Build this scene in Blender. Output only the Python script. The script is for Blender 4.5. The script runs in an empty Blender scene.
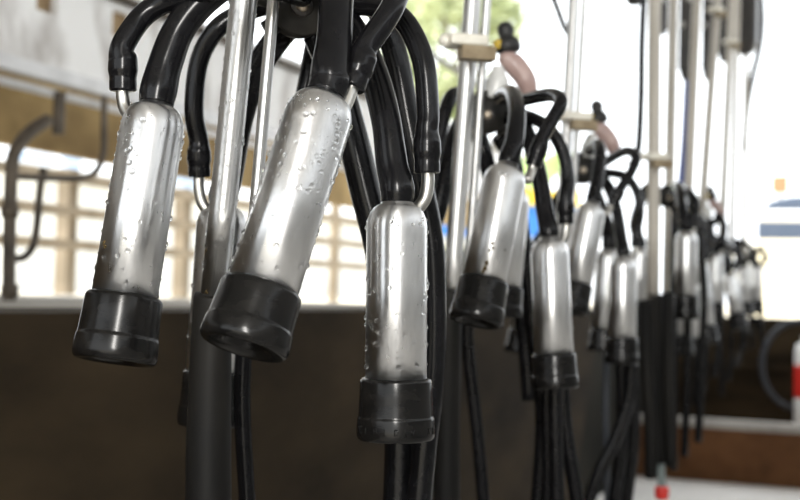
import bpy, math, random
from mathutils import Vector, Matrix
from mathutils.bvhtree import BVHTree
R = random.Random(7)
sc = bpy.context.scene
COL = sc.collection
# ------------------------------------------------------------------ camera
FPX = 1200.0
CAM = Vector((0, 0, 0.92))
yaw, pitch, roll = math.radians(22.66), math.radians(2.14), math.radians(1.5)
FH = Vector((-math.sin(yaw), math.cos(yaw), 0))
R0 = Vector((math.cos(yaw), math.sin(yaw), 0))
FW = FH * math.cos(pitch) + Vector((0, 0, math.sin(pitch)))
U0 = R0.cross(FW)
RT = R0 * math.cos(roll) + U0 * math.sin(roll)
UP = U0 * math.cos(roll) - R0 * math.sin(roll)
cd = bpy.data.cameras.new('camera')
cam = bpy.data.objects.new('camera', cd)
COL.objects.link(cam)
cam.matrix_world = Matrix(((RT.x, UP.x, -FW.x, CAM.x), (RT.y, UP.y, -FW.y, CAM.y), (RT.z, UP.z, -FW.z, CAM.z), (0, 0, 0, 1)))
cd.sensor_width = 36
cd.lens = FPX / 800 * 36
cd.clip_start = 0.02
cd.dof.use_dof = True
cd.dof.focus_distance = 0.845
cd.dof.aperture_fstop = 7.4
cd.dof.aperture_blades = 0
sc.camera = cam

def ray(px, py):
    return FW + RT * ((px - 400) / FPX) + UP * ((250 - py) / FPX)
def P(px, py, d):                       # a place in the parlour: sight line and distance
    return CAM + ray(px, py) * d
def PX(px, py, X):                      # where a sight line meets the plane x = X
    r = ray(px, py); return CAM + r * (X / r.x)
def PY(px, py, Y):
    r = ray(px, py); return CAM + r * (Y / r.y)

# ------------------------------------------------------------------ materials
ROT = 0.25; ROT2 = .25
def nodes(name):
    m = bpy.data.materials.new(name); m.use_nodes = True
    nt = m.node_tree
    return m, nt, nt.nodes['Principled BSDF']
def noise_mix(nt, c1, c2, scale, detail=6, lo=.35, hi=.65, coord='Object', sc3=(1, 1, 1), loc=None):
    tc = nt.nodes.new('ShaderNodeTexCoord'); mp = nt.nodes.new('ShaderNodeMapping')
    mp.inputs['Scale'].default_value = sc3
    nt.links.new(tc.outputs[coord], mp.inputs['Vector'])
    n = nt.nodes.new('ShaderNodeTexNoise'); n.inputs['Scale'].default_value = scale; n.inputs['Detail'].default_value = detail
    nt.links.new(mp.outputs[0], n.inputs['Vector'])
    r = nt.nodes.new('ShaderNodeValToRGB')
    r.color_ramp.elements[0].position = lo; r.color_ramp.elements[1].position = hi
    r.color_ramp.elements[0].color = (*c1, 1); r.color_ramp.elements[1].color = (*c2, 1)
    nt.links.new(n.outputs['Fac'], r.inputs['Fac'])
    return n, r, mp
def bump(nt, b, src, strength, dist=0.001):
    bp = nt.nodes.new('ShaderNodeBump'); bp.inputs['Strength'].default_value = strength; bp.inputs['Distance'].default_value = dist
    nt.links.new(src, bp.inputs['Height']); nt.links.new(bp.outputs[0], b.inputs['Normal'])
def plain(name, c, rough=.6, metal=0, spec=.5, c2=None, scale=20, bmp=0, bdist=.001, lo=.35, hi=.65, sc3=(1, 1, 1), coord='Object'):
    m, nt, b = nodes(name)
    b.inputs['Roughness'].default_value = rough; b.inputs['Metallic'].default_value = metal
    b.inputs['Specular IOR Level'].default_value = spec
    n, r, _ = noise_mix(nt, c, c2 or c, scale, lo=lo, hi=hi, sc3=sc3, coord=coord)
    nt.links.new(r.outputs[0], b.inputs['Base Color'])
    if bmp: bump(nt, b, n.outputs['Fac'], bmp, bdist)
    return m
def metal_mat(name, c1, c2, rough, rvar, bm=.06, an=.75, rot=0.0):
    m, nt, b = nodes(name)
    tg = nt.nodes.new('ShaderNodeTangent'); tg.direction_type = 'RADIAL'; tg.axis = 'Z'
    nt.links.new(tg.outputs[0], b.inputs['Tangent']); b.inputs['Anisotropic'].default_value = an; b.inputs['Anisotropic Rotation'].default_value = rot
    b.inputs['Metallic'].default_value = 1
    n, r, mp = noise_mix(nt, c1, c2, 45, 8, .35, .7, sc3=(1, 1, .35))
    nt.links.new(r.outputs[0], b.inputs['Base Color'])
    n2 = nt.nodes.new('ShaderNodeTexNoise'); n2.inputs['Scale'].default_value = 260; n2.inputs['Detail'].default_value = 4
    nt.links.new(mp.outputs[0], n2.inputs['Vector'])
    mr = nt.nodes.new('ShaderNodeMapRange'); mr.inputs['To Min'].default_value = rough - rvar; mr.inputs['To Max'].default_value = rough + rvar
    nt.links.new(n2.outputs['Fac'], mr.inputs['Value']); nt.links.new(mr.outputs[0], b.inputs['Roughness'])
    bump(nt, b, n2.outputs['Fac'], bm, .0004)
    return m
M = {}
M['steel'] = metal_mat('worn_steel', (.63, .635, .64), (.82, .825, .83), .30, .07, rot=ROT, bm=.12)
M['pipe'] = metal_mat('galvanised_pipe', (.62, .62, .615), (.82, .82, .81), .42, .08, rot=ROT)
M['farpipe'] = plain('dull_painted_pipe', (.40, .37, .32), .45, .25, .5, (.56, .52, .46), 14, sc3=(1, 1, .2))
M['bright'] = metal_mat('polished_steel', (.46, .45, .42), (.60, .59, .56), .34, .06, an=0)
M['rubber'] = plain('black_rubber', (.004, .004, .0045), .20, 0, .20, (.007, .007, .008), 60, .10, .0006)
M['rubber_cap'] = plain('black_moulded_rubber', (.004, .004, .004), .21, 0, .22, (.009, .0085, .008), 45, .14, .0006, sc3=(1, 1, 2.5))
M['rubber_dirty'] = plain('weathered_rubber', (.005, .005, .005), .5, 0, .12, (.014, .013, .0115), 22, .25, .001, sc3=(1, 1, .25))
M['claw'] = plain('dark_claw_casting', (.007, .0065, .0055), .42, 0, .15, (.018, .0165, .014), 60, .2, .0006)
M['bolt'] = metal_mat('brass_steel_bolt', (.46, .38, .28), (.64, .56, .45), .45, .06, an=0)
M['clamp'] = plain('zinc_clamp', (.66, .63, .55), .42, .1, .5, (.80, .77, .68), 60)
M['tan'] = plain('rusty_tan_plate', (.20, .15, .09), .6, 0, .3, (.32, .26, .17), 60)
M['cover'] = plain('pinkish_plastic', (.36, .25, .23), .28, 0, .5, (.46, .34, .31), 50)
M['dome'] = plain('milky_plastic', (.62, .62, .60), .22, 0, .5, (.72, .72, .7), 40)
M['knob'] = plain('black_knob_rubber', (.012, .012, .012), .5)
M['yellow'] = plain('yellow_plastic', (.55, .38, .04), .45)
M['dirt'] = plain('dried_dirt', (.035, .024, .010), .8, 0, .2, (.09, .06, .02), 900)
m, nt, b = nodes('water'); b.inputs['Transmission Weight'].default_value = 1; b.inputs['IOR'].default_value = 1.33; b.inputs['Roughness'].default_value = .0
n, r, _ = noise_mix(nt, (.97, .98, .99), (1, 1, 1), 3); nt.links.new(r.outputs[0], b.inputs['Base Color'])
M['water'] = m
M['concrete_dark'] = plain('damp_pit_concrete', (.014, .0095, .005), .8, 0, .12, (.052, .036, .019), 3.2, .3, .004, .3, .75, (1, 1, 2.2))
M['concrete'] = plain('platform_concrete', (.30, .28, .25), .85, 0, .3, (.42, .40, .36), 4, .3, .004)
M['floor'] = plain('pale_floor_concrete', (.56, .54, .52), .6, 0, .4, (.68, .66, .63), 3, .2, .003)
M['step'] = plain('brown_step', (.085, .036, .013), .75, 0, .2, (.14, .062, .024), 6, .2, .003)
M['nosing'] = plain('pale_step_edge', (.30, .28, .26), .7, 0, .3, (.40, .38, .35), 8)
M['galv'] = plain('galvanised_beam', (.55, .55, .56), .5, .2, .5, (.72, .72, .73), 9, .1)
M['brace'] = plain('grey_brace_paint', (.14, .13, .13), .6, .2, .4, (.22, .21, .2), 9)
M['panel'] = plain('weathered_panel', (.46, .43, .41), .8, 0, .3, (.97, .97, .97), 7, .2, .002, .32, .52, (1, 1, .4))
M['wood'] = plain('tan_timber', (.36, .25, .14), .8, 0, .3, (.50, .37, .22), 6, .2, .002, sc3=(1, 1, .3))
M['ochre'] = plain('ochre_boards', (.15, .10, .045), .85, 0, .2, (.36, .26, .12), 4.5, .25, .003, .3, .7)
M['rail'] = plain('rusty_grey_rail', (.045, .036, .028), .55, .3, .4, (.12, .095, .07), 12)
M['fence'] = plain('bleached_fence_timber', (.19, .16, .12), .85, 0, .2, (.30, .255, .195), 5, .2, .002)
M['soil'] = plain('pale_dry_soil', (.58, .53, .43), .95, 0, .1, (.72, .67, .57), .8, .2, .01, coord='Object')
M['shed'] = plain('white_shed_paint', (.62, .62, .60), .7, 0, .3, (.72, .72, .70), 2)
M['shedblue'] = plain('pale_blue_sheet', (.38, .50, .68), .6, 0, .3, (.45, .56, .72), 2)
M['cream'] = plain('cream_render', (.72, .66, .50), .8, 0, .2, (.80, .75, .60), 2)
M['white'] = plain('white_paint', (.75, .75, .74), .5, 0, .4, (.82, .82, .81), 6)
M['carblue'] = plain('grey_blue_car_paint', (.055, .075, .115), .3, .1, .5, (.065, .085, .125), 3)
M['glass'] = plain('dark_car_glass', (.03, .035, .04), .08, 0, .6)
M['tyre'] = plain('tyre_rubber', (.02, .02, .02), .8)
M['orange'] = plain('orange_paint', (.40, .19, .10), .6, 0, .3, (.44, .21, .11), 5)
M['red'] = plain('red_plastic', (.62, .02, .015), .4, 0, .5, (.70, .03, .02), 8)
M['bluehose'] = plain('blue_hose', (.045, .08, .30), .45, 0, .5, (.06, .10, .36), 8)
M['blue'] = plain('blue_paint', (.03, .16, .52), .5, 0, .4, (.04, .20, .60), 3)
M['yel2'] = plain('yellow_paint', (.80, .55, .03), .5, 0, .4, (.85, .62, .06), 3)
M['leaf'] = plain('tree_leaf', (.34, .40, .20), .6, 0, .3, (.48, .52, .32), 1.5)
M['bark'] = plain('tree_bark', (.10, .07, .05), .9, 0, .2, (.16, .12, .09), 6)
M['grass'] = plain('bright_grass', (.30, .42, .12), .9, 0, .2, (.44, .54, .22), 2)
M['dark'] = plain('dark_pulsator_plastic', (.020, .019, .018), .4, 0, .5, (.045, .040, .036), 14)
M['roof'] = plain('roof_sheet', (.42, .41, .40), .7, 0, .3, (.52, .51, .50), 2)
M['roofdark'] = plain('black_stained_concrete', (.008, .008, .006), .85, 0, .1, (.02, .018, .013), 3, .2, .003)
M['wallr'] = plain('block_wall', (.44, .44, .435), .85, 0, .2, (.54, .54, .535), 3, .2, .003)
M['greyhose'] = plain('grey_hose', (.028, .032, .04), .4, 0, .4, (.045, .05, .06), 10)
M['clear'] = plain('cloudy_tube', (.16, .20, .20), .2, 0, .5, (.22, .26, .26), 10)

# ------------------------------------------------------------------ mesh helpers
class MB:
    def __init__(s): s.v = []; s.f = []; s.flat = set()
    def add(s, v, f, flat=False):
        o = len(s.v); s.v += [Vector(x) for x in v]
        for q in f:
            if flat: s.flat.add(len(s.f))
            s.f.append(tuple(i + o for i in q))
        return s
    def build(s, name, mat, root=None, parent=None):
        org = root.location.copy() if root is not None else sum(s.v, Vector()) / max(1, len(s.v))
        me = bpy.data.meshes.new(name)
        me.from_pydata([tuple(x - org) for x in s.v], [], s.f)
        for i, p in enumerate(me.polygons): p.use_smooth = i not in s.flat
        me.update()
        me.materials.append(M[mat] if isinstance(mat, str) else mat)
        o = bpy.data.objects.new(name, me); COL.objects.link(o)
        if parent is not None:
            o.parent = parent                       # a sub-part: the same origin as its part
        elif root is not None: o.parent = root
        else: o.location = org
        return o
    def bvh(s): return BVHTree.FromPolygons(s.v, s.f)

def frame(d):
    d = d.normalized()
    a = Vector((0, 0, 1)) if abs(d.z) < .9 else Vector((0, 1, 0))
    x = d.cross(a).normalized(); return x, d.cross(x).normalized()
def lathe(p0, d, prof, n=48):
    """prof: (radius, distance along d). First and last ring are closed by a face when their radius is > 0."""
    d = d.normalized(); x, y = frame(d); v = []; f = []
    for r_, t in prof:
        for k in range(n):
            a = 2 * math.pi * k / n
            v.append(p0 + d * t + (x * math.cos(a) + y * math.sin(a)) * r_)
    for i in range(len(prof) - 1):
        for k in range(n):
            k2 = (k + 1) % n
            f.append((i * n + k, i * n + k2, (i + 1) * n + k2, (i + 1) * n + k))
    f.append(tuple(reversed(range(n)))); f.append(tuple((len(prof) - 1) * n + k for k in range(n)))
    return v, f
def crom(pts, rad, per):
    if len(pts) == 2:
        return [pts[0].lerp(pts[1], i / per) for i in range(per + 1)], [rad[0] + (rad[1] - rad[0]) * i / per for i in range(per + 1)]
    q = [pts[0] * 2 - pts[1]] + pts + [pts[-1] * 2 - pts[-2]]
    out = []; ro = []
    for i in range(1, len(q) - 2):
        a, b_, c, d = q[i - 1], q[i], q[i + 1], q[i + 2]
        for s in range(per):
            t = s / per
            out.append(0.5 * ((2 * b_) + (c - a) * t + (2 * a - 5 * b_ + 4 * c - d) * t * t + (3 * b_ - a - 3 * c + d) * t ** 3))
            u = t * t * (3 - 2 * t)
            ro.append(rad[i - 1] * (1 - u) + rad[i] * u)
    out.append(pts[-1]); ro.append(rad[-1])
    return out, ro
def tube(pts, rad, n=20, per=8):
    if not isinstance(rad, (list, tuple)): rad = [rad] * len(pts)
    c, rr = crom([Vector(p) for p in pts], list(rad), per)
    v = []; f = []
    t0 = (c[1] - c[0]).normalized(); x, y = frame(t0)
    for i, p in enumerate(c):
        t = (c[min(i + 1, len(c) - 1)] - c[max(i - 1, 0)]).normalized()
        x = (x - t * x.dot(t)).normalized(); y = t.cross(x)
        for k in range(n):
            a = 2 * math.pi * k / n
            v.append(p + (x * math.cos(a) + y * math.sin(a)) * rr[i])
    for i in range(len(c) - 1):
        for k in range(n):
            k2 = (k + 1) % n
            f.append((i * n + k, i * n + k2, (i + 1) * n + k2, (i + 1) * n + k))
    f.append(tuple(reversed(range(n)))); f.append(tuple((len(c) - 1) * n + k for k in range(n)))
    return v, f
def box(c, hx, hy, hz, ax=None):
    """box with centre c, half sizes, optional axes triple"""
    X, Y, Z = ax or (Vector((1, 0, 0)), Vector((0, 1, 0)), Vector((0, 0, 1)))
    v = [c + X * hx * i + Y * hy * j + Z * hz * k for k in (-1, 1) for j in (-1, 1) for i in (-1, 1)]
    f = [(0, 2, 3, 1), (4, 5, 7, 6), (0, 1, 5, 4), (2, 6, 7, 3), (0, 4, 6, 2), (1, 3, 7, 5)]
    return v, f
def bevel(o, w, seg=2):
    md = o.modifiers.new('bevel', 'BEVEL'); md.width = w; md.segments = seg; md.limit_method = 'ANGLE'
    return o
def empty(name, loc):
    o = bpy.data.objects.new(name, None); COL.objects.link(o); o.location = loc
    o.empty_display_size = .02
    return o
def tag(o, label, cat, group=None, kind=None):
    o['label'] = label; o['category'] = cat
    if group: o['group'] = group
    if kind: o['kind'] = kind
    return o
def struct(o, label=None):
    o['kind'] = 'structure'
    if label: o['label'] = label
    return o
def T(lst): return [P(*q) for q in lst]
def dome(c, nrm, r, h):
    x, y = frame(nrm); v = []; f = []; n = 8
    rings = [(1, -.15), (.92, .4), (.6, .82), (.25, .98)]
    for rr, hh in rings:
        for k in range(n):
            a = 2 * math.pi * k / n
            v.append(c + (x * math.cos(a) + y * math.sin(a)) * r * rr + nrm * h * hh)
    for i in range(3):
        for k in range(n):
            k2 = (k + 1) % n; f.append((i * n + k, i * n + k2, (i + 1) * n + k2, (i + 1) * n + k))
    f.append(tuple(3 * n + k for k in range(n))); f.append(tuple(reversed(range(n))))
    return v, f
def droplets(p0, d, L, rad, num, seed, root, zlo=0.0, zhi=1.0):
    rg = random.Random(seed); mb = MB(); x, y = frame(d)
    for _ in range(num):
        a = rg.uniform(0, 2 * math.pi); t = rg.uniform(zlo, zhi) * L
        nrm = x * math.cos(a) + y * math.sin(a)
        r_ = .00045 + .0020 * rg.random() ** 3.4
        mb.add(*dome(p0 + d * t + nrm * rad, nrm, r_, r_ * rg.uniform(.5, .8)))
    o = mb.build('water_droplets', 'water', root); o['kind'] = 'stuff'; return o
def speck(bv, px, py, size, seed, mb):
    """an irregular flake of dirt lying on a surface"""
    rg = random.Random(seed)
    h = bv.ray_cast(CAM, ray(px, py).normalized())
    if h[0] is None: return
    c, nrm = h[0], h[1]
    if nrm.dot(CAM - c) < 0: nrm = -nrm
    x, y = frame(nrm); n = 11; rr = [rg.uniform(.45, 1.1) for _ in range(n)]
    v = []
    for hh, s in ((-.0004, 1), (.0005, .85)):
        for k in range(n):
            a = 2 * math.pi * k / n
            v.append(c + (x * math.cos(a) * .7 + y * math.sin(a)) * size * rr[k] * s + nrm * hh)
    f = [(k, (k + 1) % n, n + (k + 1) % n, n + k) for k in range(n)] + [tuple(n + k for k in range(n)), tuple(reversed(range(n)))]
    mb.add(v, f)

# ------------------------------------------------------------------ teat cups
RS = .0225
def teat_cup(label, group, top, cap, end, milk, pulse, nip, rs=RS, scap=1.0, near=0, n=48, rm=.0122, rp=.0085, seed=1, specks=()):
    """top / cap / end: (px, py, depth) of the shell's shoulder, of where the rubber cap begins and of the cap's mouth"""
    a, c, e = P(*top), P(*cap), P(*end)
    d = (c - a).normalized()                      # towards the mouth
    L = (c - a).length; Lc = (e - c).length * .99
    root = empty('teat_cup', a.lerp(c, .5)); tag(root, label, 'milking cup', group)
    k = rs / RS
    sh = MB(); prof = [(.0112 * k, -.004), (.0124 * k, 0), (.0150 * k, .0012), (.0176 * k, .0032), (.0198 * k, .0064), (.0215 * k, .0108), (.0223 * k, .0150), (rs, .020), (rs, L * .5), (rs * 1.01, L + .006)]
    sh.add(*lathe(a, d, prof, n)); sh.build('shell', 'steel', root)
    q = k * scap
    cp = [(.0205 * k, -.0004), (.0236 * q, -.0008), (.0249 * q, .0006), (.0253 * q, .0025), (.0256 * q, Lc * .30), (.0262 * q, Lc * .59), (.0263 * q, Lc * .61), (.0268 * q, Lc * .63), (.0270 * q, Lc * .66), (.0275 * q, Lc * .82), (.0275 * q, Lc * .90), (.0269 * q, Lc * .955), (.0256 * q, Lc * .99), (.0240 * q, Lc), (.0215 * q, Lc * 1.0), (.0135 * q, Lc * .93), (.0120 * q, Lc * .9), (.0118 * q, Lc * .4)]
    cm = MB(); cm.add(*lathe(c, d, cp, n)); rc = cm.build('rubber_cap', 'rubber_cap', root)
    if milk:
        pts = [P(*m_) if not isinstance(m_, Vector) else m_ for m_ in milk]
        nb = a - d * .006
        pts = [a - d * .001, a - d * .012, *pts]
        rr = [rm * 1.02, rm * 1.10] + [rm * 1.02] + [rm * .96] * (len(pts) - 3)
        MB().add(*tube(pts, rr, 24 if near else 14)).build('milk_tube', 'rubber', root)
    if nip:
        np_ = [P(*m_) for m_ in nip]
        MB().add(*tube(np_, .0049 * k, 18)).build('pulse_nipple', 'bright', root)
    if pulse:
        pts = [P(*m_) for m_ in pulse]
        s = pts[0]; t = (pts[1] - pts[0]).normalized()
        pts = [s, s + t * .0012, s + t * .006, s + t * .0095, s + t * .0155, s + t * .0220, s + t * .0330] + [p for p in pts[1:] if (p - s).dot(t) > .044 or (p - s).length > .055]
        rr = [rp * 1.06, rp * 1.15, rp * 1.16, rp * 1.14, rp * 1.26, rp * 1.24, rp * 1.02] + [rp] * (len(pts) - 7)
        MB().add(*tube(pts, rr, 20 if near else 12)).build('pulse_tube', 'rubber', root)
    if near:
        droplets(a, d, L, rs, near, seed, root, .08, .98)
    if specks:
        bv = sh.bvh()
        for i, (px, py, s) in enumerate(specks):
            mb = MB(); speck(bv, px, py, s, seed + i, mb)
            if mb.v: mb.build('dirt_speck', 'dirt', root)
    return root, rc, (a, c, d, L, Lc)

# ------------------------------------------------------------------ claws
def claw(label, group, px, py, d, s=1.0, knob=True):
    c = P(px, py, d)
    root = empty('milking_claw', c); tag(root, label, 'milking claw', group)
    fw = (CAM - c); fw.z = 0; fw.normalize(); fw = (fw + Vector((.15, 0, 0))).normalized()
    right = Vector((0, 0, 1)).cross(fw).normalized(); up = Vector((0, 0, 1))
    r_ = .025 * s
    # drum body with its flat face towards the pit
    MB().add(*lathe(c - fw * .035, fw, [(r_ * .6, 0), (r_ * .92, .003), (r_ * 1.0, .010), (r_ * 1.0, .026), (r_ * .93, .029), (r_ * .93, .030)], 40)).build('bowl', 'claw', root)
    fp = MB().add(*lathe(c - fw * .005, fw, [(r_ * 1.06, 0), (r_ * 1.08, .0012), (r_ * 1.08, .0030), (r_ * 1.03, .0042), (r_ * .3, .0050)], 44)); fp = fp.build('face_plate', 'claw', root)
    b = MB(); b.add(*lathe(c - up * .004, fw, [(.0085, -.001), (.0085, .002), (.0078, .0032)], 28)); b.build('washer', 'dark', root, fp)
    b = MB(); b.add(*lathe(c - up * .004, fw, [(.0052, .002), (.0056, .0045), (.0048, .0068), (.0030, .0082), (.0012, .0088)], 24)); b.build('bolt', 'bolt', root, fp)
    for sx, sz in ((-1, .2), (1, .2), (-.75, -.6), (.75, -.6)):
        o = (right * sx + up * sz).normalized()
        MB().add(*tube([c - fw * .022 + o * r_ * .8, c - fw * .022 + o * r_ * 1.3], .0075, 12, 2)).build('outlet_stub', 'claw', root)
    if knob:
        t = c + up * r_
        MB().add(*tube([t - up * .006 - fw * .012 + right * .010, t + up * .014 - fw * .010 + right * .013, t + up * .034 - fw * .010 + right * .014], [.015, .0145, .007], 20)).build('dome', 'dome', root)
        cv = MB().add(*tube([t + right * .058 - up * .004 - fw * .020, t + right * .050 + up * .020 - fw * .018, t + right * .036 + up * .038 - fw * .018, t + right * .028 + up * .046 - fw * .018, t + right * .028 + up * .058 - fw * .018],
                       [.009, .0130, .0140, .0125, .0085], 20)).build('curved_cover', 'cover', root)
        k0 = t + right * .028 + up * .052 - fw * .018
        kb = MB().add(*lathe(k0, up + right * -.15, [(.009, 0), (.0150, .003), (.0165, .010), (.0135, .018), (.0085, .022), (.0105, .028), (.0100, .034), (.0050, .040)], 24)).build('knob', 'knob', root, cv)
        MB().add(*lathe(k0 - right * .0125 + up * .004 + fw * .004, up, [(.004, 0), (.0078, .001), (.0080, .009), (.0050, .012)], 14)).build('yellow_tab', 'yellow', root, kb)
    return root

# ------------------------------------------------------------------ poles
CEIL = 3.0
def pole(label, a, b, w, rod=None, rw=.0052, clampy=None, sleeve=None, n=28, near=0, specks=(), clampw=.055, mat='pipe'):
    """a, b: (px, py, depth) of two points on the pole; it hangs from the roof"""
    A, B = P(*a), P(*b)
    dr = (A - B).normalized()
    topv = B + dr * ((CEIL - .005 - B.z) / dr.z)
    root = empty('hanger_pole', B); tag(root, label, 'pole', 'steel hanger poles along the pit')
    pm = MB(); pm.add(*tube([B, A, topv], w, n, 4)); pm.build('pipe', mat, root)
    if rod:
        ra, rb = P(*rod[0]), P(*rod[1]); rd = (ra - rb).normalized()
        MB().add(*tube([rb, ra, rb + rd * ((CEIL - .005 - rb.z) / rd.z)], rw, 16, 4)).build('rod', 'pipe', root)
    if clampy is not None:
        cx, cy, cdp = clampy
        c = P(cx, cy, cdp); rx = (R0 * .96 + Vector((0, .28, 0))).normalized(); fx = rx.cross(Vector((0, 0, 1)))
        cm = MB(); cm.add(*box(c, clampw / 2, .018, .0065, (rx, -fx, Vector((0, 0, 1)))), flat=True)
        o = cm.build('clamp', 'clamp', root); bevel(o, .003, 3); cl_ = o
        bm = MB(); bm.add(*lathe(c - rx * (clampw / 2 - .001), -rx, [(.0075, 0), (.0082, .003), (.006, .009), (.002, .011)], 18)); bm.build('clamp_bolt', 'clamp', root, cl_)
        pm2 = MB(); pm2.add(*box(c + rx * .010 - Vector((0, 0, .0145)) + fx * .010, clampw * .45, .010, .0075, (rx, -fx, Vector((0, 0, 1)))), flat=True); pm2.build('clamp_plate', 'tan', root, cl_)
    if sleeve:
        pts = T([q[:3] for q in sleeve]); rr = [q[3] for q in sleeve]
        if sleeve[-1][1] >= 515: e_ = pts[-1]; pts += [Vector((e_.x, e_.y, e_.z - .1)), Vector((e_.x, e_.y, e_.z * .4)), Vector((e_.x, e_.y, .002))]; rr += [rr[-1]] * 3
        sm = MB(); sm.add(*tube(pts, rr, 28)); sm.build('rubber_sleeve', 'rubber_dirty', root)
    if near:
        droplets(B, dr, (A - B).length, w, near, 77, root, .1, 1)
    if specks:
        bv = pm.bvh()
        for i, (px, py, s) in enumerate(specks):
            mb = MB(); speck(bv, px, py, s, 50 + i, mb)
            if mb.v: mb.build('rust_speck', 'dirt', root)
    return root

pole('steel hanger pole of the front cluster, passing behind the tilted middle cup', (243.5, 0, .985), (213.5, 302, .975), .0112,
     rod=((273.5, 0, .915), (247, 300, .915)), rw=.0047, near=420,
     sleeve=[(213, 299, .975, .0125), (212.5, 303, .975, .0158), (210, 380, .972, .0172), (208.5, 450, .97, .0182), (208, 520, .968, .0186)],
     specks=[(206, 250, .0022), (205, 253, .0015), (206, 293, .0030), (209, 297, .0028), (213, 298, .002)])
pole('steel hanger pole with white bolted clamp, second from the front', (472.5, 0, 1.38), (451, 298, 1.37), .0100,
     rod=((487, 0, 1.39), (466, 300, 1.385)), rw=.0050, clampy=(466, 42, 1.355), clampw=.044,
     sleeve=[(451, 295, 1.37, .0112), (450, 300, 1.37, .0142), (447, 400, 1.37, .0152), (446, 520, 1.37, .0157)])
pole('steel hanger pole with clamp beside the third cluster, third from the front', (574, 0, 1.94), (560, 262, 1.92), .0090,
     rod=((584, 0, 1.96), (570, 250, 1.94)), rw=.0048, clampy=(575, 117, 1.90), clampw=.046)
pole('pale hanger pole with clamp and hoses below, fourth from the front', (654.5, 0, 2.42), (653, 302, 2.4), .0128,
     clampy=(654.5, 157, 2.37), clampw=.045,
     sleeve=[(654, 298, 2.4, .0140), (655, 304, 2.4, .0190), (656, 380, 2.4, .020), (659, 430, 2.4, .020), (660, 462, 2.4, .020)], mat='farpipe')
pole('pale hanger pole just behind the fourth pole', (673.5, 0, 3.2), (667, 296, 3.15), .0132, mat='farpipe')
pole('pale hanger pole sixth from the front, with blue hose beside it', (697, 0, 3.25), (686, 250, 3.2), .0125, mat='farpipe')
pole('hanger pole with its clamp near the top, seventh from the front', (717.5, 0, 3.65), (700, 240, 3.6), .0125, clampy=(716, 10, 3.6), clampw=.04, mat='farpipe')
pole('hanger pole with clamp below the dark pulsators, eighth from the front', (732, 0, 4.42), (721, 250, 4.37), .0128, clampy=(731, 42, 4.34), clampw=.045, mat='farpipe')
pole('thin pale hanger pole, ninth from the front', (738, 0, 4.5), (731, 255, 4.45), .0100, mat='farpipe')
pole('thin pale hanger pole at the far end of the row', (747, 0, 5.0), (744, 262, 4.95), .0105, mat='farpipe')

# ------------------------------------------------------------------ cluster 1
G1 = 'teat cups of the front cluster'
claw('dark round claw with a bolt at its centre, above the front cups', 'milking claws along the row', 302, 1, .945)
teat_cup('steel teat cup with black cap at far left, leaning over the pit wall', G1, (156, 106, .862), (124.5, 297, .835), (113.5, 359, .815),
         [(166, 62, .868), (180, 28, .872), (205, -2, .875), (240, -24, .875), (284, -26, .876), (304, -14, .918)],
         [(123, 91, .868), (123, 72, .868), (128, 45, .870), (142, 17, .875), (165, 2, .876), (200, -8, .866), (245, -16, .855), (282, -10, .872), (302, -4, .920)],
         [(122.5, 86, .868), (123, 97, .868), (126, 110, .866), (136, 122, .860)], near=480, seed=3, scap=1.06, specks=[(104, 243, .0030), (105, 247, .0022)])
teat_cup('steel teat cup tilted most, in the middle of the front cluster', G1, (325, 97, .800), (262, 289, .755), (246.5, 348, .738),
         [(330, 70, .805), (334, 40, .815), (336, 5, .83), (337, -30, .86), (326, -50, .90)],
         [(351, 88, .812), (357, 72, .815), (372, 42, .822), (392, 8, .83), (398, -20, .85), (380, -42, .88), (345, -50, .91)],
         [(353, 84, .812), (348, 98, .808), (342, 112, .803), (336, 122, .797)], rs=.0228, near=460, seed=5, scap=1.03, rm=.0128)
c3 = teat_cup('upright steel teat cup with lettered black cap, below the curved hoses', G1, (397, 204, .886), (396, 379, .880), (393, 441, .872),
         [(392, 165, .892), (386, 120, .90), (374, 75, .915), (358, 40, .93), (343, 18, .94), (328, 8, .945)],
         [(427, 173, .892), (427, 150, .892), (428, 110, .894), (424, 65, .898), (412, 33, .905), (396, 14, .915), (372, 6, .93), (345, 4, .94), (328, 2, .945)],
         [(427.5, 168, .892), (428, 182, .892), (425, 198, .890), (419, 207, .888), (414, 214, .885)], near=400, seed=9, rm=.0118, scap=1.05)
teat_cup('teat cup mostly hidden behind the front hanger pole', G1, (223, 207, 1.065), (212, 372, 1.055), (208, 427, 1.05),
         [(229, 175, 1.062), (240, 120, 1.06), (256, 72, 1.05), (278, 38, 1.035), (298, 16, 1.0)],
         [(199.5, 177, 1.062), (199, 155, 1.06), (194, 110, 1.055), (199, 62, 1.055), (216, 30, 1.05), (240, 14, 1.05), (272, 4, 1.03), (290, 0, .995)],
         [(199, 173, 1.062), (199, 188, 1.062), (202, 203, 1.062), (209, 212, 1.062), (213, 216, 1.062)], near=70, seed=11)
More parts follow.
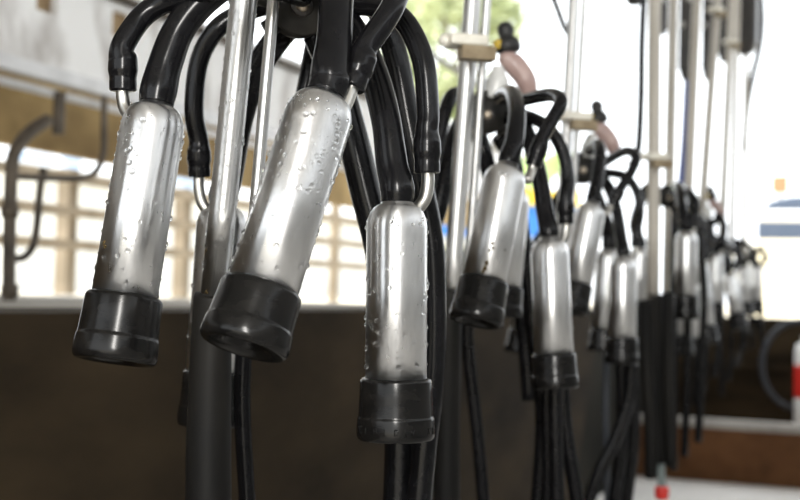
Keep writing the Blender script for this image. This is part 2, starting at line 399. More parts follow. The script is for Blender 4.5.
# embossed lettering round the lower band of the upright cup's cap
root3, cap3, (a3, cc3, d3, L3, Lc3) = c3
fwd = (CAM - a3); fwd.z = 0; fwd.normalize()
rgt = Vector((0, 0, 1)).cross(fwd)
let = MB(); S = .0044
GLY = {'E': [((0, 0), (0, 1)), ((0, 0), (.6, 0)), ((0, .5), (.5, .5)), ((0, 1), (.6, 1))], 'L': [((0, 0), (0, 1)), ((0, 0), (.6, 0))], 'D': [((0, 0), (0, 1)), ((0, 1), (.4, .9)), ((.4, .9), (.6, .5)), ((.6, .5), (.4, .1)), ((.4, .1), (0, 0))],
       'P': [((0, 0), (0, 1)), ((0, 1), (.55, .9)), ((.55, .9), (.55, .55)), ((.55, .55), (0, .5))], 'V': [((0, 1), (.3, 0)), ((.3, 0), (.6, 1))], 'I': [((0, 0), (0, 1))], '-': [((0, .5), (.45, .5))],
       'J': [((.5, 1), (.5, .2)), ((.5, .2), (.25, 0)), ((.25, 0), (0, .2))], 'R': [((0, 0), (0, 1)), ((0, 1), (.55, .9)), ((.55, .9), (.55, .55)), ((.55, .55), (0, .5)), ((.2, .5), (.6, 0))]}
for i, ch in enumerate('E I P-L D IV   J R'):
    for (x0, y0), (x1, y1) in GLY.get(ch, []):
        pp = []
        for xx, yy in ((x0, y0), (x1, y1)):
            ang = (i - 8.2) * .135 + xx * .15
            rad = .0291
            n_ = fwd * math.cos(ang) + rgt * math.sin(ang)
            pp.append(cc3 + d3 * (Lc3 * .86 - yy * S) + n_ * rad)
        let.add(*tube(pp, 0.00042, 6, 2))
let.build('lettering', 'rubber_cap', root3, cap3)

def hose(label, lst, rad, group, mat='rubber', n=16, name='milk_hose', cat='hose'):
    pts = T(lst)
    if lst[-1][1] >= 515: e_ = pts[-1]; t_ = (pts[-1] - pts[-2]).normalized(); pts += [e_ + t_ * .05 + Vector((0, 0, -.04)), Vector((e_.x + t_.x * .06, e_.y + t_.y * .06, e_.z * .45)), Vector((e_.x + t_.x * .06, e_.y + t_.y * .06, .012))]; rad = rad
    mb = MB(); mb.add(*tube(pts, rad, n)); o = mb.build(name, mat); return tag(o, label, cat, group)
H1 = 'hoses of the front cluster'
hose('black hose running down close to the upright front cup, on its pole side', [(372, -6, 1.0), (394, 50, 1.0), (408, 120, 1.0), (420, 180, 1.0), (431, 240, 1.0), (434, 310, 1.0), (432, 380, 1.0), (424, 450, 1.0), (418, 520, 1.0)], .0105, H1)
hose('thick black hose dropping behind the upright front cup', [(318, 34, 1.02), (333, 70, 1.02), (350, 128, 1.02), (365, 190, 1.02), (380, 250, 1.02), (392, 340, 1.02), (400, 430, 1.02), (398, 520, 1.02)], .0135, H1)
hose('thin black hose hanging below the tilted front cup beside the pole sleeve', [(314, 40, 1.075), (298, 120, 1.07), (268, 230, 1.045), (248, 320, 1.03), (242.5, 375, 1.03), (243, 430, 1.03), (248, 520, 1.03)], .0074, H1)

# ------------------------------------------------------------------ cluster 2
G2 = 'teat cups of the second cluster'
claw('dark round claw with pinkish cover and knob, behind the second pole', 'milking claws along the row', 487, 112, 1.48, 1.0)
teat_cup('tilted steel teat cup with two dark scratches, in the second cluster', G2, (507, 168, 1.245), (484, 281, 1.215), (478.5, 323, 1.20),
         [(514, 142, 1.255), (517, 115, 1.28), (514, 97, 1.33), (508, 93, 1.38), (501, 97, 1.43)],
         [(533, 166, 1.26), (539, 148, 1.262), (552, 120, 1.27), (561, 102, 1.28), (553, 95, 1.31), (536, 97, 1.35), (512, 103, 1.43)],
         [(533.5, 163, 1.26), (531, 172, 1.258), (527, 181, 1.25)], n=36, seed=21, rm=.0100, rp=.0075, scap=1.02, near=30, specks=[(492, 243, .0034), (493, 248, .0030), (490, 250, .0024), (487, 263, .0036), (485, 268, .0040), (483, 272, .0026), (505, 250, .0014)])
teat_cup('upright steel teat cup with a bundle of hoses below, second cluster', G2, (549, 240, 1.40), (554, 354, 1.39), (555, 389, 1.385),
         [(545, 212, 1.41), (540, 180, 1.42), (532, 148, 1.43), (522, 124, 1.45), (508, 117, 1.46)],
         [(566, 224, 1.405), (566, 208, 1.405), (568, 178, 1.41), (563, 152, 1.415), (550, 130, 1.42), (532, 118, 1.44), (508, 113, 1.46)],
         [(566, 220, 1.405), (566, 229, 1.405), (564, 238, 1.403), (560, 244, 1.40)], n=36, seed=22, rm=.0105, rp=.0078, near=20)
teat_cup('teat cup partly hidden between the upright front cup and the second pole', G2, (426, 238, 1.40), (406, 350, 1.385), (400, 390, 1.38),
         [(436, 212, 1.40), (446, 170, 1.41), (456, 135, 1.43), (466, 118, 1.46)],
         [(424, 232, 1.38), (430, 180, 1.38), (438, 140, 1.39), (446, 108, 1.40), (454, 94, 1.42), (464, 98, 1.45)], None, n=30, seed=23)
teat_cup('teat cup mostly hidden behind the tilted cup of the second cluster', G2, (513, 190, 1.53), (503.5, 287, 1.52), (501, 317, 1.515),
         [(514, 170, 1.53), (508, 150, 1.52), (500, 136, 1.51)], None, None, n=30, seed=24)
H2 = 'hoses of the second cluster'
hose('thin black hose curving down below the tilted second-cluster cup', [(478, 200, 1.56), (470, 280, 1.56), (467, 330, 1.56), (470, 370, 1.56), (477, 430, 1.56), (485, 520, 1.56)], .0085, H2)
hose('black hose passing between the two bright cups of the second cluster', [(504, 130, 1.57), (515, 170, 1.57), (523, 240, 1.57), (531, 310, 1.57), (539, 370, 1.57), (543, 430, 1.57), (537, 520, 1.57)], .0105, H2)
hose('black hose hanging straight below the upright second-cluster cup', [(556, 378, 1.47), (555, 400, 1.47), (556, 450, 1.47), (558, 520, 1.47)], .0090, H2)
hose('black hose bending outward below the upright second-cluster cup', [(564, 376, 1.5), (563, 400, 1.5), (568, 445, 1.5), (580, 520, 1.5)], .0092, H2)
hose('rear black hose in the bundle below the upright second-cluster cup', [(548, 378, 1.52), (547, 400, 1.52), (548, 450, 1.52), (548, 520, 1.52)], .0085, H2)
hose('dark hose slanting from the second claw down behind the tilted cup', [(478, 132, 1.55), (486, 160, 1.55), (496, 200, 1.58), (512, 260, 1.6), (524, 330, 1.62), (530, 400, 1.62)], .011, H2)

# ------------------------------------------------------------------ cluster 3
G3 = 'teat cups of the third cluster'
claw('dark round claw with pinkish cover beside the third pole', 'milking claws along the row', 583, 168, 2.0)
teat_cup('tilted steel teat cup of the third cluster, beside the upright second-cluster cup', G3, (592, 205, 1.80), (576, 284, 1.78), (571, 313, 1.77),
         [(597, 180, 1.81), (600, 155, 1.83), (598, 145, 1.87), (589, 150, 1.92)],
         [(612, 206, 1.81), (618, 194, 1.81), (632, 170, 1.82), (636, 157, 1.83), (627, 151, 1.86), (615, 156, 1.9), (600, 166, 1.95)],
         [(612, 203, 1.81), (609, 210, 1.808), (606, 214, 1.80)], n=28, seed=31, rm=.0100, rp=.0075)
teat_cup('upright steel teat cup of the third cluster, below its looped hoses', G3, (623, 258, 1.93), (622, 338, 1.925), (621.5, 364, 1.92),
         [(621, 238, 1.94), (617, 212, 1.95), (610, 190, 1.96), (602, 178, 1.98)],
         [(636, 247, 1.94), (637, 234, 1.94), (640, 210, 1.945), (636, 190, 1.95), (624, 176, 1.96), (602, 172, 1.98)],
         [(636, 245, 1.94), (635, 252, 1.938), (631, 259, 1.935)], n=28, seed=32, rm=.0100, rp=.0075)
teat_cup('small teat cup low behind the hose between the second-cluster cups', G3, (537, 252, 2.1), (523, 331, 2.09), (520, 354, 2.085),
         [(545, 232, 2.1), (556, 205, 2.08), (568, 184, 2.04)], None, None, n=24, seed=33)
teat_cup('teat cup mostly hidden behind the upright third-cluster cup', G3, (609, 250, 2.1), (604, 330, 2.09), (603, 352, 2.085),
         [(608, 232, 2.1), (602, 210, 2.08), (594, 190, 2.04)], None, None, n=24, seed=34)
H3 = 'hoses of the third cluster'
hose('greyish thin hose hanging below the third-cluster cups', [(606, 345, 2.15), (606, 380, 2.15), (606, 430, 2.15), (608, 520, 2.15)], .0060, H3, 'greyhose')
hose('black hose curving sideways under the upright third-cluster cup', [(632, 362, 2.02), (628, 400, 2.02), (615, 440, 2.02), (598, 475, 2.02), (584, 520, 2.02)], .0110, H3)
hose('black hose hanging below the upright third-cluster cup', [(621, 358, 2.05), (622, 400, 2.05), (621, 450, 2.05), (612, 520, 2.05)], .0110, H3)
hose('outer black hose hanging below the upright third-cluster cup', [(631, 356, 2.08), (634, 400, 2.08), (633, 450, 2.08), (624, 520, 2.08)], .0105, H3)
hose('black flattened hose hanging just before the fourth pole sleeve', [(645, 300, 2.32), (646, 360, 2.32), (650, 420, 2.32), (651, 478, 2.32)], .0125, 'hoses of the fourth pole', 'rubber_dirty')
hose('black hose with open end hanging beside the fourth pole sleeve', [(668, 292, 2.34), (668, 340, 2.34), (669, 410, 2.34), (671, 466, 2.34)], .0120, 'hoses of the fourth pole', 'rubber_dirty')
# clear drain tube with a red stopper
dr = empty('drain_tube', P(661, 470, 2.45)); tag(dr, 'short clear tube with a red stopper below the fourth pole', 'tube')
MB().add(*tube(T([(660, 440, 2.45), (661, 470, 2.45), (662, 488, 2.45)]), .0085, 14)).build('tube', 'clear', dr)
MB().add(*lathe(P(662, 486, 2.45), Vector((0, 0, -1)), [(.009, 0), (.0125, .001), (.0145, .004), (.0145, .022), (.011, .027)], 20)).build('stopper', 'red', dr)

# ------------------------------------------------------------------ far clusters
def far(label, group, top, cap, end, clw, up=14, loop=True):
    d = top[2]
    milk = [(top[0] - 2, top[1] - up * .8, d), (top[0] - 5, top[1] - up * 1.9, d + .02), ((top[0] + clw[0]) / 2 - 2, clw[1] - 5, (d + clw[2]) / 2), (clw[0], clw[1] + 1, clw[2] - .02)]
    x = top[0] + 7
    pulse = [(x, top[1] - 4, d), (x + 1, top[1] - 4 - up * .8, d), (x + 2, top[1] - up * 2.1, d), (x - 4, top[1] - up * 2.8, d + .03), ((x + clw[0]) / 2, clw[1] - 4, (d + clw[2]) / 2), (clw[0] + 1, clw[1] - 3, clw[2] - .02)] if loop else None
    nip = [(x, top[1] - 6, d), (x - 1, top[1] + 2, d), (top[0] + 3, top[1] + 5, d)] if loop else None
    return teat_cup(label, group, top, cap, end, milk, pulse, nip, n=20, rm=.0125, rp=.0095, seed=40)
G4, G5, G6 = 'teat cups of the fourth cluster', 'teat cups of the fifth cluster', 'teat cups at the far end of the row'
claw('dark claw of the fourth cluster, behind the fourth pole', 'milking claws along the row', 669, 196, 2.72, 1.0, False)
claw('dark claw of the fifth cluster, with pinkish cover', 'milking claws along the row', 703, 226, 3.45)
claw('small dark claw in the sixth cluster', 'milking claws along the row', 728, 246, 4.15, 1.0, False)
claw('smallest dark claw at the far end of the row', 'milking claws along the row', 751, 256, 4.95, 1.0, False)
far('bright upright teat cup just beyond the fourth pole', G4, (686.5, 232, 2.45), (685.5, 296, 2.45), (685, 319, 2.45), (674, 192, 2.68))
far('teat cup seen in part on the near side of the fourth pole', G4, (640, 248, 2.58), (639, 302, 2.58), (639, 322, 2.58), (657, 194, 2.70), loop=False)
far('low blurred teat cup under the bright fourth-cluster cup', G4, (681, 280, 2.95), (682, 336, 2.95), (682, 355, 2.95), (674, 206, 2.86), loop=False)
far('second low blurred teat cup under the bright fourth-cluster cup', G4, (693, 284, 3.05), (694, 338, 3.05), (694, 356, 3.05), (692, 206, 2.97), loop=False)
far('slanting narrow teat cup of the fifth cluster', G5, (700, 264, 3.3), (707, 326, 3.28), (709, 344, 3.27), (697, 224, 3.42))
far('upright teat cup of the fifth cluster', G5, (715, 254, 3.38), (715, 303, 3.37), (715.5, 319, 3.36), (709, 226, 3.42))
far('slanting teat cup of the sixth cluster', G6, (729, 274, 3.9), (737, 313, 3.88), (740, 329, 3.87), (724, 246, 4.12), 9)
far('upright teat cup of the sixth cluster', G6, (744, 267, 4.1), (745, 302, 4.1), (745, 316, 4.1), (734, 246, 4.15), 8)
far('last bright teat cup at the far end of the row', G6, (757, 267, 4.75), (757, 300, 4.75), (757, 314, 4.75), (751, 256, 4.95), 7)
HF = 'hoses of the far clusters'
k = 0
for cx, cy, dd, names in ((683, 215, 2.85, ('dark hose dropping from the fourth claw to the pit', 'second dark hose dropping from the fourth claw', 'third dark hose from the fourth claw, bending inward')),
                   (703, 235, 3.6, ('dark hose dropping from the fifth claw to the pit', 'second dark hose dropping from the fifth claw', 'third dark hose from the fifth claw, bending inward')),
                   (728, 255, 4.25, ('dark hose dropping from the sixth claw to the pit', 'second dark hose dropping from the sixth claw', 'third dark hose from the sixth claw, bending inward')),
                   (750, 262, 5.05, ('dark hose dropping from the farthest claw', 'second dark hose dropping from the farthest claw', 'third dark hose from the farthest claw'))):
    for j, nm in enumerate(names):
        ox = (-9, 4, 19)[j] * 2.85 / dd * 1.1
        low = {2.85: 470, 3.6: 405, 4.25: 395, 5.05: 345}[dd] - 14 * j
        hose(nm, [(cx + ox * .8, cy, dd), (cx + ox * .9, cy + 40, dd), (cx + ox, cy + 85, dd), (cx + ox * .9, (cy + 85 + low) / 2, dd), (cx + ox - 3 * j, low, dd)], .0095, HF, n=12)

# pulsators hanging near the roof between the far poles
def pulsator(label, x0, x1, y1, d):
    c = P((x0 + x1) / 2, y1, d); w = (x1 - x0) / FPX * d / 2; h = (y1 + 45) / FPX * d
    root = empty('pulsator', c); tag(root, label, 'pulsator', 'pulsators hanging near the roof')
    o = MB().add(*box(c + Vector((0, 0, h * .55)), w, w * 1.1, h * .45), flat=True).build('housing', 'dark', root); bevel(o, w * .3, 3)
    MB().add(*lathe(c + Vector((0, 0, h * .14)), Vector((0, 0, -1)), [(w * .9, 0), (w * .95, h * .03), (w * .7, h * .09), (w * .3, h * .11)], 20)).build('end_cap', 'dark', root)
    MB().add(*tube([c + Vector((0, 0, h * .9)), c + Vector((0, 0, CEIL - .01 - c.z))], .012, 12, 2)).build('hanger', 'rail', root)
    for s in (-.5, .5):
        q = MB().add(*lathe(c + Vector((w * s, -w * 1.10, h * (.55 + .2 * s))), Vector((0, -1, 0)), [(.008, -.01), (.010, .004), (.007, .009), (.002, .011)], 12))
        q.build('port_cap', 'bright', root, o)
pulsator('dark pulsator between the fifth and sixth poles', 679, 692, 84, 3.5)
pulsator('dark pulsator between the sixth and seventh poles', 702, 712, 84, 3.85)
pulsator('dark pulsator between the seventh and eighth poles', 718, 730, 66, 4.62)
pulsator('largest dark pulsator just beyond the eighth pole', 731, 757, 58, 4.9)
pulsator('small dark pulsator high beside the fourth pole', 660, 667, 38, 3.0)
pulsator('dark pulsator cut by the upper picture edge before the fourth pole', 626, 642, 7, 2.9)
hose('blue hose hanging between the far hanger poles', [(690, -20, 3.7), (689, 40, 3.7), (686, 110, 3.7), (683, 160, 3.7), (679, 200, 3.7)], .011, None, 'bluehose', name='air_hose')
hose('thin black cable hanging straight before the fourth pole', [(645, -30, 2.75), (642, 40, 2.75), (641, 100, 2.75), (638, 150, 2.75), (630, 166, 2.75)], .0085, None, name='cable', cat='cable')
hose('thin dark cable at the far end, bowing before the white sky', [(760, -20, 5.1), (762, 18, 5.1), (760, 45, 5.1), (753, 75, 5.1), (747, 110, 5.1), (744, 150, 5.1)], .0130, None, name='cable', cat='cable')
hose('thin dark cable crossing the sky beside the third pole', [(548, -14, 2.9), (556, 5, 2.9), (563, 24, 2.9), (568, 34, 2.9)], .0075, None, name='cable', cat='cable')

# ------------------------------------------------------------------ setting
YE = PY(740, 470, 5.0)
YEND = (0.92 * 1200 / (469 - 304)) * .952
XW = -1.0; ZC = .885; YC = 5.0
def slab(name, x0, x1, y0, y1, z0, z1, mat):
    return MB().add(*box(Vector(((x0 + x1) / 2, (y0 + y1) / 2, (z0 + z1) / 2)), (x1 - x0) / 2, (y1 - y0) / 2, (z1 - z0) / 2), flat=True).build(name, mat)
struct(slab('ground.002', -12, 12, -30, -3.01, -.06, -.002, 'soil'), 'pale yard behind the milking place')
struct(slab('floor', -2.6, 2.6, -3, 12.0, -.06, 0, 'floor'), 'pale concrete pit floor')
# near pit wall: ends in a slanted edge before the far end
e0 = PX(601, 316, XW).y; e1 = PX(562, 470, XW).y
wl = MB(); z1 = ZC - .02
vs = []
for x in (XW, -1.25):
    vs += [(x, -2.5, 0), (x, e1, 0), (x, e0, ZC), (x, -2.5, ZC)]
wl.add(vs, [(0, 1, 2, 3), (7, 6, 5, 4), (0, 4, 5, 1), (1, 5, 6, 2), (2, 6, 7, 3), (3, 7, 4, 0)], flat=True)
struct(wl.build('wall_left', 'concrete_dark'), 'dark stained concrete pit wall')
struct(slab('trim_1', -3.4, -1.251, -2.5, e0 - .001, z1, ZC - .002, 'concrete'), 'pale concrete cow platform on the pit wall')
struct(slab('trim_5', -1.0, 1.69, -3.15, -3.0, 2.62, CEIL - .001, 'wallr'), 'lintel over the open end of the parlour')
struct(slab('wall_left.001', -3.29, -3.2, -3, 2.9, ZC - .001, CEIL - .001, 'rail'), 'unseen dark boarded wall added to block the sky')  # added out of view to darken the left reflections and cut fill
struct(slab('ceiling', -3.3, 3.6, -3, 6.3, CEIL, CEIL + .06, 'roof'), 'sheet roof over the pit')
struct(slab('wall_right', 1.7, 1.85, -3, 6.3, 0, 1.75, 'wallr'), 'unseen block wall across the pit, shaped for reflections')  # unseen; height and tone set for what the steel reflects
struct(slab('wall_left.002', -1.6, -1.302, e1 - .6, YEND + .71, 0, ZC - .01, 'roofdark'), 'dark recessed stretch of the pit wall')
# far end of the pit: brown step with a pale edge and the dark end wall
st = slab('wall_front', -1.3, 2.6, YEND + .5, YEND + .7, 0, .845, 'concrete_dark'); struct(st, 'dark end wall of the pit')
sp = struct(slab('trim_2', -1.3, 2.6, YEND, YEND + .498, 0, .275, 'step'), 'brown step at the end of the pit')
struct(slab('trim_3', -1.3, 2.6, YEND - .012, YEND + .12, .276, .315, 'nosing'), 'pale edge of the brown step')
struct(slab('trim_4', -1.3, 2.6, YEND + .47, YEND + .499, .56, .585, 'concrete_dark'), 'ledge on the dark end wall')
# ground outside
struct(slab('ground', -60, -3.41, -30, 80, .70, .80, 'soil'), 'pale dry yard outside')
struct(slab('ground.001', -3.4, 60, YEND + .71, 80, .70, .80, 'soil'), 'pale dry yard beyond the pit')

# beams and stalls along the cow platform
XB = -2.2
def rail_x(name, x, y, X, rad, mat, label, cat, px1=520, group=None, n=16, hgt=None):
    """a straight member parallel to the pit that passes the sight line (x, y) on the plane X"""
    p = PX(x, y, X); q0 = Vector((X, -1.2, p.z)); q1 = Vector((X, PX(px1, 250, X).y, p.z))
    o = MB()
    if hgt: o.add(*box((q0 + q1) / 2, rad, (q1.y - q0.y) / 2, hgt), flat=True)
    else: o.add(*tube([q0, q1], rad, n, 4))
    return tag(o.build(name, mat), label, cat, group)
rail_x('beam', 0, 61, XB, .02, 'galv', 'galvanised steel beam along the lower edge of the weathered panel', 'beam', hgt=.019)
rail_x('stall_rail', 0, 80, XB - .05, .013, 'galv', 'thin galvanised rail just below the steel beam', 'rail')
rail_x('stall_rail', 200, 30, XB + .03, .014, 'rail', 'dark rail running along the upper edge of the weathered panel', 'rail')
# panel with two square openings
zb = PX(0, 55, XB).z; zt = zb + .30
ys = [-1.0, PX(33, 5, XB).y, PX(54, 5, XB).y, PX(109, 25, XB).y, PX(129, 25, XB).y, PX(520, 200, XB).y]
holes = {1: (PX(44, 13, XB).z, PX(44, -14, XB).z), 3: (PX(119, 38, XB).z, PX(119, 12, XB).z)}
pn = MB()
for i in range(5):
    segs = [(zb, zt)] if i not in holes else [(zb, holes[i][0]), (holes[i][1], max(zt, holes[i][1] + .01))]
    for za, zc in segs:
        pn.add(*box(Vector((XB, (ys[i] + ys[i + 1]) / 2, (za + zc) / 2)), .012, (ys[i + 1] - ys[i]) / 2, (zc - za) / 2), flat=True)
tag(pn.build('breast_panel', 'panel'), 'weathered pale panel with two square openings above the cow platform', 'panel')
for i, nm in ((1, 'tan timber block behind the first panel opening, at the upper left corner'), (3, 'tan timber block behind the second panel opening, beside the bent hose')):
    za, zc = holes[i]
    tag(slab('timber_block', XB - .16, XB - .03, ys[i] + .022, ys[i + 1] + .05, za - .02, zc + .02, 'wood'), nm, 'timber', 'timber blocks behind the panel')
rail_x('fascia_board', 60, 116, -3.15, .03, 'ochre', 'broad ochre board behind the stall rails', 'board', hgt=.155)
# bent stall pipes
SG = 'bent stall pipes on the cow platform'
def pipe_x(label, pts, X, rad, mat='rail', name='stall_pipe', grp=SG):
    return tag(MB().add(*tube([PX(x, y, X) for x, y in pts], rad, 16)).build(name, mat), label, 'pipe', grp)
sf = empty('stall_divider', PX(9, 303, -1.9)); tag(sf, 'dark stall divider with bent pipes at the left edge, standing on the platform', 'stall divider')
MB().add(*tube([PX(x, y, -1.9) for x, y in ((9, 304.5), (9, 260), (10, 210), (12, 165), (17, 148), (30, 132), (48, 120))], .0155, 16)).build('upright', 'rail', sf)
MB().add(*tube([PX(x, y, -1.9) for x, y in ((44, 168), (40, 190), (37, 225), (33, 246), (24, 257), (10, 259))], .0095, 16)).build('loop', 'rail', sf)
MB().add(*tube([PX(x, y, -1.9) for x, y in ((104, 96), (104, 130), (103, 155), (96, 171), (82, 178), (50, 178), (12, 176))], .0085, 16)).build('bent_rail', 'rail', sf)
for y in (205, 284): MB().add(*lathe(PX(10, y, -1.9), Vector((0, 0, -1)), [(.0156, 0), (.0205, .002), (.0205, .028), (.0156, .030)], 18)).build('collar', 'rail', sf)
pipe_x('short dark bracket post under the galvanised rail', [(60, 92), (59, 112), (58, 134)], -2.15, .0165)
pipe_x('grey slanting brace beside the second pole clamp', [(395, 22), (425, 50), (462, 74), (500, 96)], -2.1, .016, 'brace', 'brace', None)
# fence beyond
FX = -4.6
for i, (px, w, lab) in enumerate(((64, .045, 'pale fence post near the left edge, beyond the bent pipes'), (136, .05, 'pale fence post behind the far left cup'), (180, .045, 'fence post seen between the far left cup and the front pole'), (333, .036, 'brown fence post seen between the tilted cup and the upright cup'))):
    p = PX(px, 300, FX); q = PX(px, 168, FX)
    z1_ = 1.62 if px != 333 else q.z + .12
    tag(MB().add(*box(Vector((FX, p.y, (.80 + z1_) / 2)), w, w, (z1_ - .80) / 2), flat=True).build('fence_post', 'fence'), lab, 'fence post', 'posts of the yard fence')
for y, lab in ((182, 'upper timber rail of the yard fence'), (215, 'middle timber rail of the yard fence'), (247, 'lower timber rail of the yard fence')):
    rail_x('fence_rail', 100, y, FX + .075, .028, 'fence', lab, 'fence rail', px1=420, group='rails of the yard fence', hgt=.030)
# yard shed
shd = empty('shed', PX(100, 290, -14)); tag(shd, 'pale shed with light blue sheets in the yard beyond the fence', 'shed')
pa, pb = PX(0, 282, -14), PX(420, 282, -14)
MB().add(*box(Vector((-14.5, (pa.y + pb.y) / 2, 1.85)), .5, (pb.y - pa.y) / 2, 1.05), flat=True).build('wall', 'shed', shd)
for x0, x1, y0, y1 in ((18, 52, 150, 168), (62, 80, 150, 180), (160, 200, 165, 190)):
    a_, b_ = PX(x0, y0, -13.95), PX(x1, y1, -13.95)
    MB().add(*box((a_ + b_) / 2, .03, abs(b_.y - a_.y) / 2, abs(b_.z - a_.z) / 2), flat=True).build('blue_sheet', 'shedblue', shd)
MB().add(*box(Vector((-14.4, (pa.y + pb.y) / 2, 2.95)), .8, (pb.y - pa.y) / 2 + .3, .05), flat=True).build('roof', 'shed', shd)

# trees and the grassy bank
def tree(label, px, py, d, r_, n, seed, sz):
    c = P(px, py, d); rg = random.Random(seed)
    base = Vector((c.x, c.y, .8))
    root = empty('tree', base); tag(root, label, 'tree', 'trees beyond the yard')
    MB().add(*tube([base, base.lerp(c, .5) + Vector((.1, 0, 0)), c], [r_ * .12, r_ * .09, r_ * .04], 12)).build('trunk', 'bark', root)
    br = MB()
    lf = MB(); cl = []
    for _ in range(26):
        u = Vector((rg.gauss(0, 1), rg.gauss(0, 1), rg.gauss(0, 1))).normalized() * r_ * rg.uniform(.35, .95)
        cl.append(c + Vector((u.x, u.y, u.z * .8)))
    for q in cl[:9]: br.add(*tube([base.lerp(c, .7), (base.lerp(c, .8) + q) / 2, q], [r_ * .03, r_ * .02, r_ * .008], 6, 3))
    br.build('branch', 'bark', root)
    for _ in range(n):
        q = rg.choice(cl) + Vector((rg.gauss(0, 1), rg.gauss(0, 1), rg.gauss(0, 1))) * r_ * .17
        nx = Vector((rg.gauss(0, 1), rg.gauss(0, 1), rg.gauss(0, 1))).normalized(); x, y = frame(nx)
        lf.add([q - x * sz, q + y * sz * .5 + nx * sz * .15, q + x * sz, q - y * sz * .5 + nx * sz * .15], [(0, 1, 2, 3)])
    lf.build('crown', 'leaf', root)
tree('loose green tree at the top between the front hoses and the second knob', 468, 10, 18, .85, 2600, 5, .07)
tree('pale green tree behind the second pole clamp', 428, 92, 20, 1.0, 2600, 6, .08)
tree('pale tree at the top behind the bend of the front hoses', 405, 22, 24, .9, 2000, 8, .08)
bank = MB(); 
pts = []
c0 = P(452, 150, 15)
gx = []
nx_, nz_ = 24, 8
for i in range(nx_ + 1):
    for j in range(nz_ + 1):
        u, w_ = i / nx_, j / nz_
        base = P(395 + 100 * u, 250, 14)
        hgt = (2.10 + .12 * math.sin(u * 9) + .10 * math.sin(u * 23 + 1)) * math.sin(math.pi * .5 * w_) ** .8
        pts.append(Vector((base.x, base.y + w_ * 4.0, .78 + hgt)))
fs = [(i * (nz_ + 1) + j, (i + 1) * (nz_ + 1) + j, (i + 1) * (nz_ + 1) + j + 1, i * (nz_ + 1) + j + 1) for i in range(nx_) for j in range(nz_)]
bank.add(pts, fs)
tag(bank.build('grass_bank', 'grass'), 'bright green grassy bank behind the second pole', 'grass', kind='stuff')
# blue and yellow trailer in the yard
tr = empty('trailer', P(495, 250, 12)); tag(tr, 'blue trailer with a yellow upper edge, seen behind the second cluster', 'trailer')
ax = (R0, FH, Vector((0, 0, 1)))
def tb(name, x0, x1, y0, y1, d, dep, mat, root):
    a_, b_ = P(x0, y0, d), P(x1, y1, d)
    c = (a_ + b_) / 2 + FH * dep
    return MB().add(*box(c, (x1 - x0) / FPX * d / 2, dep, (y1 - y0) / FPX * d / 2, ax), flat=True).build(name, mat, root)
tb('body', 424, 578, 204, 236, 12, .6, 'blue', tr)
tb('upper_edge', 422, 580, 189, 204, 11.98, .62, 'yel2', tr)
tb('chassis', 430, 572, 237, 246, 12.1, .5, 'white', tr)
for x in (455, 545):
    MB().add(*lathe(P(x, 262, 12.05), FH, [(.10, 0), (.17, .0), (.18, .03), (.18, .15), (.16, .18)], 24)).build('wheel', 'tyre', tr)
# beyond the far end: cream wall, white rail, car, orange board
tag(MB().add(*box((PY(735, 318, 13) + PY(900, 240, 13)) / 2, (PY(900, 240, 13).x - PY(735, 240, 13).x) / 2, .1, (PY(780, 240, 13).z - .8) / 2), flat=True).build('garden_wall', 'cream'), 'low cream wall in full sun beyond the end of the pit', 'wall')
bpy.data.objects['garden_wall'].location.z = .8 + (PY(780, 240, 13).z - .8) / 2
wrz = PY(780, 216, 12).z
wr = empty('yard_rail', Vector((PY(770, 300, 12).x, 12, .8))); tag(wr, 'white horizontal rail on posts before the parked car', 'rail')
MB().add(*tube([Vector((PY(742, 216, 12).x, 12, wrz)), Vector((PY(900, 216, 12).x, 12, wrz))], .055, 14, 2)).build('rail', 'white', wr)
for px in (750, 850): MB().add(*tube([Vector((PY(px, 216, 12).x, 12, .8)), Vector((PY(px, 216, 12).x, 12, wrz))], .05, 12, 2)).build('post', 'white', wr)
# car: a rounded body seen behind the rail
cz = PY(790, 214, 15).z; cxm = PY(800, 214, 15).x
car = empty('car', Vector((cxm, 15, .8))); tag(car, 'grey blue parked car behind the white rail', 'car')
def prism(name, prof, y0, y1, mat, root):
    n = len(prof); v = [(x, y0, z) for x, z in prof] + [(x, y1, z) for x, z in prof]
    f = [(i, (i + 1) % n, n + (i + 1) % n, n + i) for i in range(n)] + [tuple(reversed(range(n))), tuple(range(n, 2 * n))]
    o = MB().add(v, f, flat=True).build(name, mat, root); bevel(o, .05, 3); return o
zt_ = PY(790, 196, 15).z
x0 = PY(757, 205, 15).x
prism('body', [(x0, cz - .1), (x0 + .03, cz + .03), (x0 + .14, zt_ - .05), (x0 + .4, zt_), (x0 + 1.3, zt_ + .01), (x0 + 4.0, zt_), (x0 + 4.3, cz), (x0 + 4.3, 1.15), (x0, 1.15)], 15, 16.7, 'carblue', car)
prism('cabin', [(x0 + 1.3, zt_ - .02), (x0 + 1.9, zt_ + .0), (x0 + 2.2, zt_ + .45), (x0 + 3.5, zt_ + .45), (x0 + 3.9, zt_ - .02)], 15.15, 16.55, 'glass', car)
for wx in (x0 + .8, x0 + 3.4):
    MB().add(*lathe(Vector((wx, 14.96, 1.12)), Vector((0, 1, 0)), [(.2, 0), (.31, 0), (.32, .03), (.32, .2), (.3, .22)], 28)).build('wheel', 'tyre', car)
ob = empty('notice_board', PY(780, 190, 16)); tag(ob, 'small orange board standing beyond the parked car', 'board')
a_, b_ = PY(772, 176, 17.5), PY(788, 193, 17.5)
MB().add(*box((a_ + b_) / 2, (b_.x - a_.x) / 2, .03, (a_.z - b_.z) / 2), flat=True).build('panel', 'orange', ob)
MB().add(*tube([Vector(((a_.x + b_.x) / 2, 17.55, .8)), Vector(((a_.x + b_.x) / 2, 17.55, b_.z + .02))], .03, 10, 2)).build('post', 'white', ob)
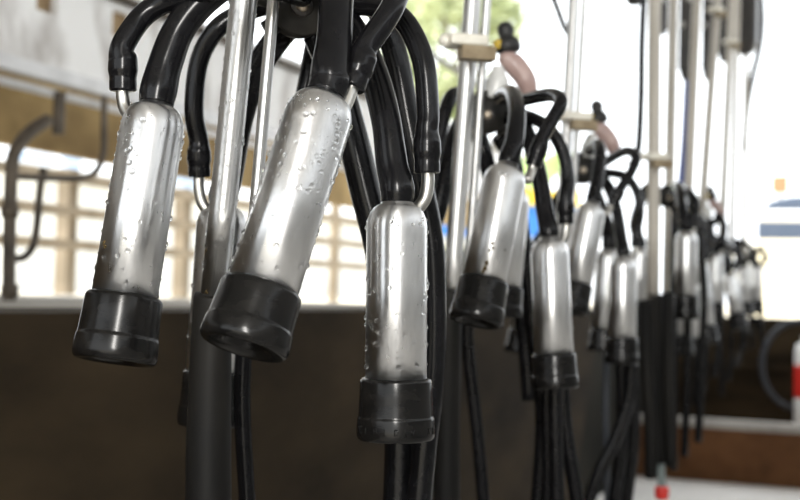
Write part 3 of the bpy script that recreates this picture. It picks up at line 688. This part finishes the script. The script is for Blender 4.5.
# canister and hose coil by the end wall
cn = PY(806, 413, YEND + .25); cn.z = .276
can = empty('canister', cn); tag(can, 'white canister with a red band, standing on the far step', 'canister')
zz = lambda y: PY(806, y, YEND + .25).z - cn.z
hh = zz(340)
MB().add(*lathe(cn, Vector((0, 0, 1)), [(.05, 0), (.058, .004), (.060, .02), (.060, hh * .88), (.052, hh * .95), (.025, hh * .98), (.022, hh)], 28)).build('bottle', 'white', can)
MB().add(*lathe(cn, Vector((0, 0, 1)), [(.0600, zz(398)), (.0612, zz(397)), (.0612, zz(366)), (.0600, zz(365))], 28)).build('red_band', 'red', can)
MB().add(*lathe(cn, Vector((0, 0, 1)), [(.024, hh - .004), (.026, hh), (.026, hh + .02), (.022, hh + .024)], 20)).build('lid', 'white', can)
cpts = [PY(800 + 38 * math.cos(a_), 365 - 44 * math.sin(a_), YEND + .40) for a_ in [math.radians(x) for x in range(60, 401, 20)]]
tag(MB().add(*tube(cpts, .016, 14, 4)).build('hose_coil', 'greyhose'), 'large loop of dark hose before the end wall, at the right edge', 'hose')

# ------------------------------------------------------------------ light
w = bpy.data.worlds.new('world'); sc.world = w; w.use_nodes = True
bg = w.node_tree.nodes['Background']; bg.inputs['Color'].default_value = (.93, .97, 1, 1); bg.inputs['Strength'].default_value = 2.3
sd = bpy.data.lights.new('sun', 'SUN'); sd.energy = 7.0; sd.angle = math.radians(.6); sd.color = (1, .95, .86)
so = bpy.data.objects.new('sun', sd); COL.objects.link(so)
so.rotation_euler = Vector((.50, .42, -.76)).to_track_quat('-Z', 'Y').to_euler()
ld = bpy.data.lights.new('flash_fill', 'AREA'); ld.shape = 'RECTANGLE'; ld.size = .12; ld.size_y = .5; ld.energy = 15; ld.color = (1, .97, .92)  # added light near the camera, standing in for a flash
lo = bpy.data.objects.new('flash_fill', ld); COL.objects.link(lo); lo.location = (.16, -.42, 1.32)
lo.rotation_euler = (P(330, 200, .85) - lo.location).to_track_quat('-Z', 'Y').to_euler()

sc.view_settings.view_transform = 'Standard'; sc.view_settings.look = 'None'
sc.view_settings.gamma = 1; sc.view_settings.use_curve_mapping = False
sc.view_settings.exposure = 0.3
